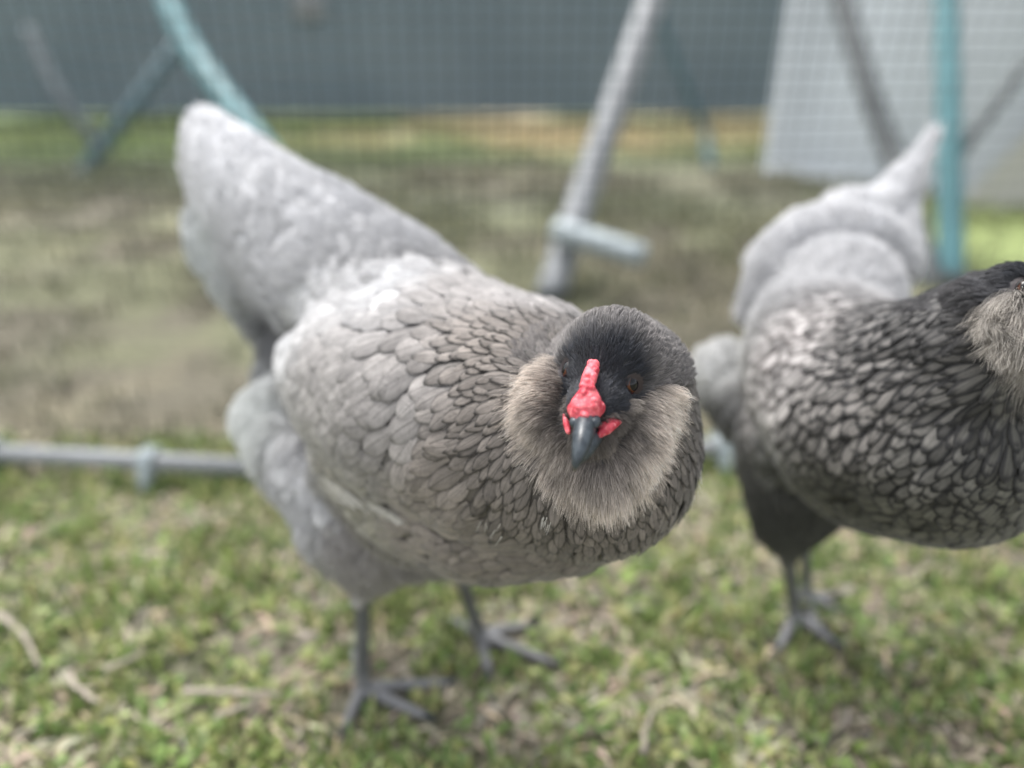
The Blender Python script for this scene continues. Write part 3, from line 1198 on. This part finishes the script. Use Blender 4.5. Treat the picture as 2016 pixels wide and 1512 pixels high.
    for r_ in rows:
        for _ in range(12):
            an = r2.uniform(0, 6.28)
            o_ = H(r_[0] + math.cos(an) * r_[3] * 4300 * .55, r_[1] + math.sin(an) * r_[3] * 4300 * .5, r_[2] - r_[3] * r2.uniform(.35, .95), r2.uniform(.0009, .0021))
            cb.append(o_)
    cb += [H(1132, 806, .3085, .0034), H(1175, 803, .3065, .0036), H(1147, 826, .3020, .0030)]
    link('comb', blob_mesh('comb', cb, .0004, 1), M_COMB, hen)
    # ---- bare red skin at the corners of the beak
    gp = chain([H(1180, 856, .3060, .0014), H(1194, 845, .3085, .0024), H(1209, 834, .3125, .0021), H(1226, 826, .3175, .0009)], 7)
    gp += chain([H(1186, 842, .3090, .0020), H(1200, 824, .3130, .0022), H(1212, 804, .3170, .0018), H(1218, 790, .3200, .0010)], 6)
    link('gape_skin', blob_mesh('gape_skin', gp, .0004, 2), M_COMB, hen)
    gp = chain([H(1119, 850, .3080, .0012), H(1116, 836, .3100, .0016), H(1111, 818, .3150, .0009)], 6)
    link('gape_skin', blob_mesh('gape_skin', gp, .0004, 2), M_COMB, hen)

    # ---- beak: two curved horn sheaths
    def beak(name, rows, parent, tipk):
        rows = spline(rows, 22)
        seg = 28
        V_, tm = [], []
        for i, (px, py, d_, wd, th) in enumerate(rows):
            c_ = PH(px, py, d_)
            wd, th = wd * HS * .74, th * HS
            nxt = rows[min(i + 1, len(rows) - 1)]
            prv = rows[max(i - 1, 0)]
            tg = unit(PH(*nxt[:3]) - PH(*prv[:3]))
            sd_ = unit(np.cross(tg, np.cross(D(1, 0, .27), tg)))
            fr_ = np.cross(sd_, tg)
            if fr_ @ FWD > 0:
                fr_ = -fr_
            for an in np.linspace(0, 2 * math.pi, seg, endpoint=False):
                cs, sn = math.cos(an), math.sin(an)
                # front keel is sharper than an ellipse
                wdx = math.copysign(abs(cs) ** .85, cs)
                fz_ = math.copysign(abs(sn) ** (1.15 if sn > 0 else .8), sn)
                V_.append(X(c_ + sd_ * wdx * wd * .5 + fr_ * fz_ * th * .5))
                tm.append(np.clip((i / len(rows) - tipk) / (1 - tipk), 0, 1))
        V_ = np.array(V_)
        F_ = []
        for i in range(len(rows) - 1):
            for j in range(seg):
                j2 = (j + 1) % seg
                F_.append((i * seg + j, i * seg + j2, (i + 1) * seg + j2, (i + 1) * seg + j))
        nlast = len(V_)
        V_ = np.vstack([V_, np.repeat(V_[-seg:].mean(0)[None], seg, 0), np.repeat(V_[:seg].mean(0)[None], seg, 0)])
        tm += [1] * seg + [0] * seg
        for j in range(seg):
            j2 = (j + 1) % seg
            F_.append((nlast - seg + j, nlast - seg + j2, nlast + j2, nlast + j))
            F_.append((j2, j, nlast + seg + j, nlast + seg + j2))
        return link(name, fast_mesh(name, V_, np.array(F_), {'tipmask': ('FLOAT', tm)}), M_BEAK, parent)
    ub = beak('upper_beak', [(1155, 812, .3085, .0128, .011), (1152, 836, .3020, .0125, .010), (1148, 856, .2965, .0115, .0090), (1144, 878, .2925, .0098, .0078),
                             (1138, 900, .2905, .0070, .0060), (1133, 916, .2905, .0038, .0036), (1131, 926, .2915, .0012, .0012)], hen, .80)
    beak('lower_beak', [(1165, 858, .3100, .0125, .008), (1158, 874, .3030, .0105, .0070), (1146, 896, .2975, .0075, .0055), (1137, 912, .2955, .0035, .0035)], hen, .8)
    # nostril flaps sit on the beak
    for a_, b_ in (((1129, 822, .3050), (1135, 846, .3010)), ((1176, 820, .3030), (1163, 846, .2985))):
        pts = [X(PH(*a_)), X((PH(*a_) + PH(*b_)) / 2 + D(0, 0, -1) * .0008), X(PH(*b_))]
        V_, F_ = tube_np(spline(pts, 8), np.array([.0009, .0018, .0023, .0025, .0023, .0018, .0012, .0006]), 12)
        link('nostril', fast_mesh('nostril', V_, F_, {'tipmask': ('FLOAT', np.zeros(len(V_)))}), M_BEAK, ub)

    # ---- eyes with lids
    for ep, ed in eyes:
        bm = bmesh.new()
        bmesh.ops.create_icosphere(bm, subdivisions=5, radius=1)
        iv = np.array([v.co[:] for v in bm.verts])
        if_ = np.array([[v.index for v in f.verts] for f in bm.faces])
        bm.free()
        eo = link('eye', fast_mesh('eye', iv * .0051 + ep, if_, {'gaze': ('FLOAT', iv @ ed)}), M_EYE, hen)
        s1 = unit(np.cross(ed, F2[2]))
        s2 = np.cross(s1, ed)
        g_, x_, y_ = iv @ ed, iv @ s1, iv @ s2
        op = (np.abs(y_ + .04) < .82 * np.clip(1 - (x_ / .90) ** 2, 0, 1)) & (g_ > 0)
        keepf = ~(op[if_].all(1)) & (g_[if_].min(1) > -.3)
        swell = 1.03 + .08 * np.clip(1 - np.abs(np.abs(y_ + .04) - .82 * np.clip(1 - (x_ / .90) ** 2, 0, 1)) / .16, 0, 1)
        cl_ = np.array([.014, .013, .014]) + np.array([.10, .014, .018]) * np.clip((vnoise(iv * 5, 9)[:, None] - .45) * 3, 0, 1) * np.clip((iv @ F2[1])[:, None] * 1.5, 0, 1)
        lid = fast_mesh('eyelid', iv * (.0051 * swell)[:, None] + ep, if_[keepf], {'Col': ('FLOAT_COLOR', cl_)})
        link('eyelid', lid, M_SKIN, eo)

    # ---- claws
    for lg in spec['legs']:
        for toe in lg['toes']:
            e_, pv = np.array(toe[-1][:3]), np.array(toe[-2][:3])
            dv = unit(e_ - pv)
            pts = spline([e_, e_ + dv * .006 + [0, 0, .001], e_ + dv * .011 + [0, 0, -.003]], 6)
            V_, F_ = tube_np(pts, [.0028, .0025, .0021, .0016, .001, .0003], 8)
            link('claw', fast_mesh('claw', V_, F_, {'tipmask': ('FLOAT', np.zeros(len(V_)))}), M_BEAK, hen)

    # ---- loose wisps
    if spec.get('wisps'):
        allp, allc, allr = [], [], []
        for (px, py, d_, n_, sx, sy, dv, ln) in spec['wisps']:
            for _ in range(n_):
                p0 = P(px + rng.normal(0, sx), py + rng.normal(0, sy), d_)
                loc_, nn_, _, _ = bvh.find_nearest(p0)
                loc_, nn_ = np.array(loc_), np.array(nn_)
                dd = D(*dv)
                dd = unit(dd - (dd @ nn_) * nn_)
                allp.append((loc_ + nn_ * .004, dd, nn_, ln * rng.uniform(.6, 1.3)))
        pos = np.array([x[0] for x in allp])
        dd = np.array([x[1] for x in allp])
        nn = np.array([x[2] for x in allp])
        ln = np.array([x[3] for x in allp])
        pts = grow(pos, unit(dd + nn * .2), unit(dd + nn * .45 + rng.normal(0, .2, dd.shape)), ln, 6, 0, None, 0, .05)
        c_ = np.array([.62, .60, .55]) * rng.normal(1, .12, (len(pos), 1, 1)) * np.ones((1, 6, 1))
        hair_curves('loose_down', pts, c_, np.linspace(.00013, .00004, 6)[None].repeat(len(pos), 0), hen)
    return hen


def leg(hock, ankle, toes, k=1.0):
    r0, r1, foot_r = .0082 * k, .0062 * k, .0072 * k
    a_, b_ = np.array(hock), np.array(ankle)
    sh_ = [np.array([*a_, r0]), np.array([*(a_ * .8 + b_ * .2), r1 * 1.15]), np.array([*(a_ * .45 + b_ * .55), r1]), np.array([*(a_ * .15 + b_ * .85), r1 * 1.05]), np.array([*b_, foot_r])]
    ts = []
    for t in toes:
        t = np.array(t)
        rows = []
        for f_, rr in ((0, .0062 * k), (.25, .0056 * k), (.35, .0048 * k), (.55, .0052 * k), (.65, .0044 * k), (.82, .0045 * k), (1.0, .0032 * k)):
            q = b_ * (1 - f_) + t * f_
            q[2] = b_[2] * (1 - f_) ** 2 + t[2] * (1 - (1 - f_) ** 2) + .001
            rows.append(np.array([*q, rr]))
        ts.append(rows)
    return {'shank': sh_, 'toes': ts}


def gz(px, py, z=.0095):
    g = G(px, py)
    return np.array([g[0], g[1], z])


# lavender hen, seen from the front
dk, md, lt, wh = (.055, .052, .051), (.158, .138, .122), (.31, .291, .280), (.53, .53, .54)
brn = (.085, .075, .068)
K = lambda c, f: tuple(x * f for x in c)
g0 = gz(716, 1372)
hockL = P(712, 1100, .545)
g1 = gz(945, 1265)
hockR = P(878, 1040, .535)
spec1 = dict(
    mid=(860, 780, .50), lateral=(.55, .3, -.75),
    base=(float((g0 + g1)[0] / 2), float((g0 + g1)[1] / 2), 0),
    label='pale lavender grey hen facing the viewer with a red comb and tan beard',
    skull=C1, frame=F1, hock=.128, under=(.035, .034, .036),
    crown=(.016, .018, .024), nape=(.150, .138, .132),
    ruff_dark=(.095, .083, .076), ruff_mid=(.17, .14, .12), ruff_pale=(.86, .76, .67),
    body=[
        [(1205, 715, .360, .0260), (1212, 768, .388, .0400), (1152, 878, .412, .0630), (1010, 838, .445, .0790), (880, 790, .475, .0800), (760, 750, .505, .0660), (675, 735, .520, .0430), (610, 715, .520, .0230)],
        [(1100, 980, .425, .044), (960, 985, .450, .050), (840, 950, .485, .050), (740, 880, .505, .044)],
        [(960, 745, .475, .058), (830, 670, .510, .058), (720, 580, .560, .060), (600, 480, .600, .054), (500, 385, .620, .040), (430, 300, .635, .026), (408, 258, .640, .016)],
        [(650, 580, .610, .048), (560, 500, .625, .046), (465, 440, .640, .030)],
        [(470, 430, .640, .030), (405, 330, .645, .017)],
        [(500, 560, .645, .028), (430, 480, .650, .024), (398, 450, .650, .014)],
        [(520, 640, .650, .016), (470, 560, .655, .020)],
        [(720, 770, .570, .050), (600, 790, .585, .030), (530, 828, .590, .027), (572, 862, .580, .032), (668, 950, .560, .041), (738, 1015, .545, .042), (755, 1045, .542, .037)],
        [(690, 1020, .550, .036), (692, 1080, .550, .022), (694, 1105, .548, .014)],
        [(755, 1050, .542, .035), (735, 1100, .548, .022)],
        [(860, 960, .530, .050), (810, 1020, .530, .040), (880, 1040, .535, .024)],
        [(640, 740, .630, .040), (600, 690, .650, .030), (540, 740, .640, .016)],
    ],
    legs=[leg(hockL, g0, [gz(682, 1448), gz(838, 1428), gz(880, 1362), gz(700, 1300)]),
          leg(hockR, g1, [gz(1085, 1322), gz(962, 1340), gz(1040, 1246), gz(880, 1235)])],
    controls=[
        # where (px, py, depth), size mm, colour, edge colour, (lift, point), direction, part
        ((1240, 620, .375), (9, 4), (.085, .082, .082), K(dk, .8), (.12, .6), (-.2, -.6, 1), 'neck_feathers'),
        ((1170, 610, .370), (9, 4), (.085, .082, .082), K(dk, .8), (.12, .6), (-.4, -.5, 1), 'neck_feathers'),
        ((1105, 660, .365), (10, 5), (.10, .095, .093), K(dk, .8), (.12, .6), (-1, -.1, .8), 'neck_feathers'),
        ((1310, 690, .370), (10, 5), (.09, .086, .085), K(dk, .8), (.12, .6), (.4, -.1, 1), 'neck_feathers'),
        ((1345, 760, .375), (15, 5.5), K(md, .80), K(md, .22), (.11, .8), (.4, .7, .8), 'neck_feathers'),
        ((1365, 900, .385), (17, 6), K(md, .85), K(md, .22), (.11, .8), (.1, 1, .3), 'neck_feathers'),
        ((1090, 640, .380), (14, 6), K(md, .9), K(md, .24), (.11, .7), (-1, -.1, .6), 'neck_feathers'),
        ((1000, 700, .385), (18, 7), K(md, 1.3), K(md, .28), (.12, .75), (-1, .25, .4), 'neck_feathers'),
        ((990, 830, .380), (20, 7.5), K(md, 1.1), K(md, .24), (.12, .8), (-.8, .6, .3), 'neck_feathers'),
        ((1040, 960, .375), (20, 7.5), K(md, 1.0), K(md, .24), (.13, .8), (-.5, 1, .2), 'neck_feathers'),
        ((1180, 1050, .375), (18, 7.5), K(md, .92), K(md, .22), (.12, .75), (0, 1, .3), 'neck_feathers'),
        ((1300, 1000, .380), (18, 6.5), K(md, .92), K(md, .22), (.12, .75), (.15, 1, .3), 'neck_feathers'),
        ((1150, 1115, .395), (20, 13), K(md, 1.0), K(md, .6), (.07, .15), (-.6, .6, .7), 'body_feathers'),
        ((1000, 1090, .395), (24, 15), K(md, 1.15), K(md, .65), (.07, .15), (-1, .35, .5), 'body_feathers'),
        ((880, 1060, .420), (24, 14), K(md, 1.25), K(md, .8), (.07, .2), (-1, .1, .5), 'body_feathers'),
        ((900, 930, .385), (24, 12), K(md, 1.25), K(md, .55), (.09, .5), (-.9, .7, .2), 'wing'),
        ((860, 790, .400), (29, 19), K(lt, .82), K(lt, .50), (.07, .1), (-1, .45, .3), 'wing'),
        ((760, 860, .430), (25, 17), K(lt, .74), K(lt, .42), (.08, .05), (-1, .5, .3), 'wing'),
        ((740, 950, .455), (20, 14), (.25, .235, .195), K(lt, .34), (.09, .05), (-.8, .5, .4), 'wing'),
        ((720, 760, .450), (26, 20), K(lt, .92), K(lt, .52), (.07, .05), (-1, .3, .4), 'wing'),
        ((630, 800, .500), (26, 20), K(lt, .95), K(lt, .6), (.07, .05), (-1, .3, .5), 'wing'),
        ((600, 700, .500), (30, 22), K(wh, .9), K(wh, .6), (.07, .05), (-1, .1, .6), 'wing'),
        ((960, 600, .440), (24, 15), K(lt, .88), K(lt, .66), (.07, .1), (-1, -.05, .8), 'body_feathers'),
        ((1060, 590, .420), (18, 11), K(lt, .95), K(lt, .6), (.07, .2), (-1, -.1, .8), 'body_feathers'),
        ((820, 620, .460), (26, 20), K(wh, .60), K(wh, .6), (.07, .05), (-1, .05, .8), 'body_feathers'),
        ((800, 520, .530), (32, 22), K(wh, .78), K(wh, .65), (.07, .1), (-1, -.3, .6), 'saddle_feathers'),
        ((640, 480, .560), (40, 26), K(wh, 1.0), K(wh, .85), (.08, .1), (-.9, -.5, .4), 'saddle_feathers'),
        ((562, 655, .600), (30, 20), K(wh, .28), K(wh, .25), (.10, .1), (-.8, -.4, .3), 'saddle_feathers'),  # darker under-down, with the shade of the tail-wing hollow painted in
        ((545, 560, .590), (40, 24), K(wh, .85), K(wh, .6), (.08, .1), (-.8, -.5, .3), 'saddle_feathers'),
        ((450, 330, .610), (46, 26), K(wh, 1.16), K(wh, .95), (.10, .15), (-.5, -1, .2), 'tail'),
        ((380, 330, .640), (40, 24), K(wh, 1.1), K(wh, 1.05), (.10, .15), (-.3, -1, .2), 'tail'),
        ((420, 520, .640), (34, 24), (.52, .54, .535), K(wh, 1.0), (.08, .1), (-.7, -.6, .1), 'tail'),
        ((480, 830, .570), (32, 24), (.60, .615, .60), K(wh, 1.0), (.08, .1), (-.6, .8, .2), 'thigh_feathers'),
        ((600, 960, .530), (30, 22), K(wh, .86), K(wh, .7), (.12, .1), (-.3, 1, .1), 'thigh_feathers'),
        ((740, 1060, .510), (26, 18), K(lt, .98), K(lt, .8), (.10, .1), (-.05, 1, .2), 'thigh_feathers'),
        ((820, 1080, .510), (26, 18), K(lt, .8), K(lt, .6), (.10, .1), (-.05, 1, .2), 'thigh_feathers'),
    ],
    wisps=[(725, 975, .46, 90, 30, 8, (-.9, -.35, -.1), .016), (820, 1000, .44, 70, 25, 6, (-.8, -.5, -.1), .014), (1090, 985, .37, 10, 5, 10, (-.3, 1, 0), .006),
           (1035, 820, .37, 10, 4, 8, (-.7, .7, 0), .006), (1365, 930, .38, 12, 4, 20, (.2, 1, 0), .005), (985, 1010, .38, 8, 20, 20, (-.5, 1, 0), .006)],
)
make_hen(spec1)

# darker hen at the right border
C2 = P(1997, 588, .385)
F2_, _ = frame(D(.88, .06, -.42), D(-.25, -.95, -.05), C2)
g2 = gz(1562, 1228)
hk2 = P(1548, 1065, .60)
g3 = gz(1585, 1190)
hk3 = P(1585, 1010, .655)
dk2, pl2 = (.028, .027, .027), (.30, .285, .27)
spec2 = dict(
    mid=(1700, 780, .52), lateral=(.8, 0, -.6), rim=.34, ruff_k=1.3, slim=True,
    base=(float((g2 + g3)[0] / 2), float((g2 + g3)[1] / 2), 0),
    label='darker grey hen cut by the right border, turned away with a pale raised tail',
    skull=C2, frame=F2_, hock=.118, under=(.03, .03, .03), hs=1.0,
    crown=(.022, .024, .030), nape=(.060, .058, .060),
    ruff_dark=(.085, .078, .072), ruff_mid=(.15, .135, .12), ruff_pale=(.50, .46, .41), jit=.14, shade=.26,
    body=[
        [(1995, 612, .392, .0215), (1950, 618, .402, .0230), (1880, 650, .420, .0245), (1800, 705, .450, .030)],
        [(2000, 620, .392, .0230), (1985, 690, .410, .0340), (1935, 790, .430, .0500), (1855, 865, .445, .0640), (1740, 840, .480, .0690), (1660, 770, .530, .0640), (1620, 690, .570, .0560), (1640, 600, .610, .0520)],
        [(1900, 735, .418, .0440), (1840, 790, .435, .050)],
        [(1880, 690, .410, .0330), (1790, 740, .450, .044), (1700, 740, .500, .050)],
        [(1580, 530, .640, .042), (1620, 505, .650, .043), (1680, 490, .650, .037), (1740, 520, .640, .026)],
        [(1545, 560, .625, .030), (1530, 600, .62, .026)],
        [(1670, 450, .660, .030), (1740, 405, .690, .016), (1800, 330, .710, .008), (1838, 262, .720, .0035)],
        [(1745, 490, .670, .024), (1780, 400, .700, .008), (1834, 285, .720, .004)],
        [(1500, 800, .600, .032), (1440, 770, .620, .024), (1425, 730, .620, .022)],
        [(1600, 860, .560, .052), (1570, 960, .575, .036), (1550, 1020, .590, .024), (1548, 1060, .600, .011)],
        [(1660, 880, .600, .045), (1610, 960, .64, .026), (1585, 1010, .655, .011)],
    ],
    legs=[leg(hk2, g2, [gz(1530, 1292), gz(1640, 1282), gz(1610, 1250), gz(1560, 1170)], .95),
          leg(hk3, g3, [gz(1600, 1235), gz(1645, 1215), gz(1640, 1190), gz(1590, 1150)], .8)],
    controls=[
        ((1960, 560, .370), (13, 5), K(dk2, 1.4), K(dk2, 1.0), (.10, .6), (-1, .35, .3), 'neck_feathers'),
        ((1850, 640, .400), (20, 6), (.10, .095, .09), K(dk2, .8), (.13, .8), (-1, .6, .4), 'neck_feathers'),
        ((1880, 760, .375), (21, 7.5), (.135, .127, .118), K(dk2, .8), (.14, .85), (-.55, 1, .3), 'neck_feathers'),
        ((1780, 700, .420), (21, 7.5), (.21, .197, .185), K(dk2, 1.2), (.14, .85), (-1, .75, .4), 'neck_feathers'),
        ((1720, 800, .420), (21, 9), (.22, .205, .19), K(dk2, 1.1), (.13, .75), (-.9, .9, .3), 'body_feathers'),
        ((1990, 800, .375), (18, 8), (.085, .082, .072), K(dk2, .9), (.12, .75), (-.3, 1, .3), 'neck_feathers'),
        ((1820, 900, .390), (19, 9.5), (.15, .143, .13), K(dk2, .7), (.12, .6), (-.4, 1, .4), 'body_feathers'),
        ((1850, 1020, .410), (14, 11), (.088, .086, .070), K(dk2, .5), (.08, .05), (-.5, .8, .6), 'body_feathers'),
        ((1950, 950, .400), (14, 10), (.092, .090, .074), K(dk2, .6), (.08, .1), (-.4, 1, .5), 'body_feathers'),
        ((1700, 980, .440), (17, 11), (.070, .069, .058), K(dk2, .7), (.08, .1), (-1, .5, .6), 'body_feathers'),
        ((1600, 720, .500), (24, 13), (.37, .35, .34), (.14, .125, .12), (.12, .3), (-1, -.1, .8), 'body_feathers'),
        ((1530, 780, .530), (24, 14), (.30, .28, .27), (.11, .10, .10), (.12, .3), (-1, .5, .8), 'wing'),
        ((1560, 900, .520), (24, 14), (.115, .115, .113), (.05, .05, .05), (.10, .2), (-1, .6, .5), 'wing'),
        ((1420, 720, .600), (26, 18), (.62, .62, .61), (.5, .5, .5), (.10, .1), (-.8, -.2, .6), 'thigh_feathers'),
        ((1430, 830, .590), (26, 18), (.16, .16, .16), (.12, .12, .12), (.10, .1), (-.6, .8, .4), 'thigh_feathers'),
        ((1560, 1000, .560), (24, 16), (.062, .062, .056), (.04, .04, .04), (.10, .1), (0, 1, .2), 'thigh_feathers'),
        ((1640, 560, .570), (30, 20), K(wh, .86), K(wh, .66), (.08, .1), (-.1, -.8, .8), 'saddle_feathers'),
        ((1560, 470, .620), (34, 22), K(wh, .98), K(wh, .85), (.08, .1), (-.4, -1, .6), 'saddle_feathers'),
        ((1480, 560, .600), (34, 22), K(wh, .8), K(wh, .66), (.08, .1), (-.6, -.3, .6), 'saddle_feathers'),
        ((1700, 420, .640), (34, 20), K(wh, 1.05), K(wh, .9), (.10, .1), (.6, -1, .6), 'saddle_feathers'),
        ((1790, 530, .610), (30, 20), K(wh, .95), K(wh, .8), (.08, .1), (.4, -.6, .6), 'saddle_feathers'),
        ((1810, 330, .700), (34, 9), K(wh, 1.15), K(wh, 1.05), (.05, .3), (.6, -1, .2), 'tail'),
    ],
)
make_hen(spec2)
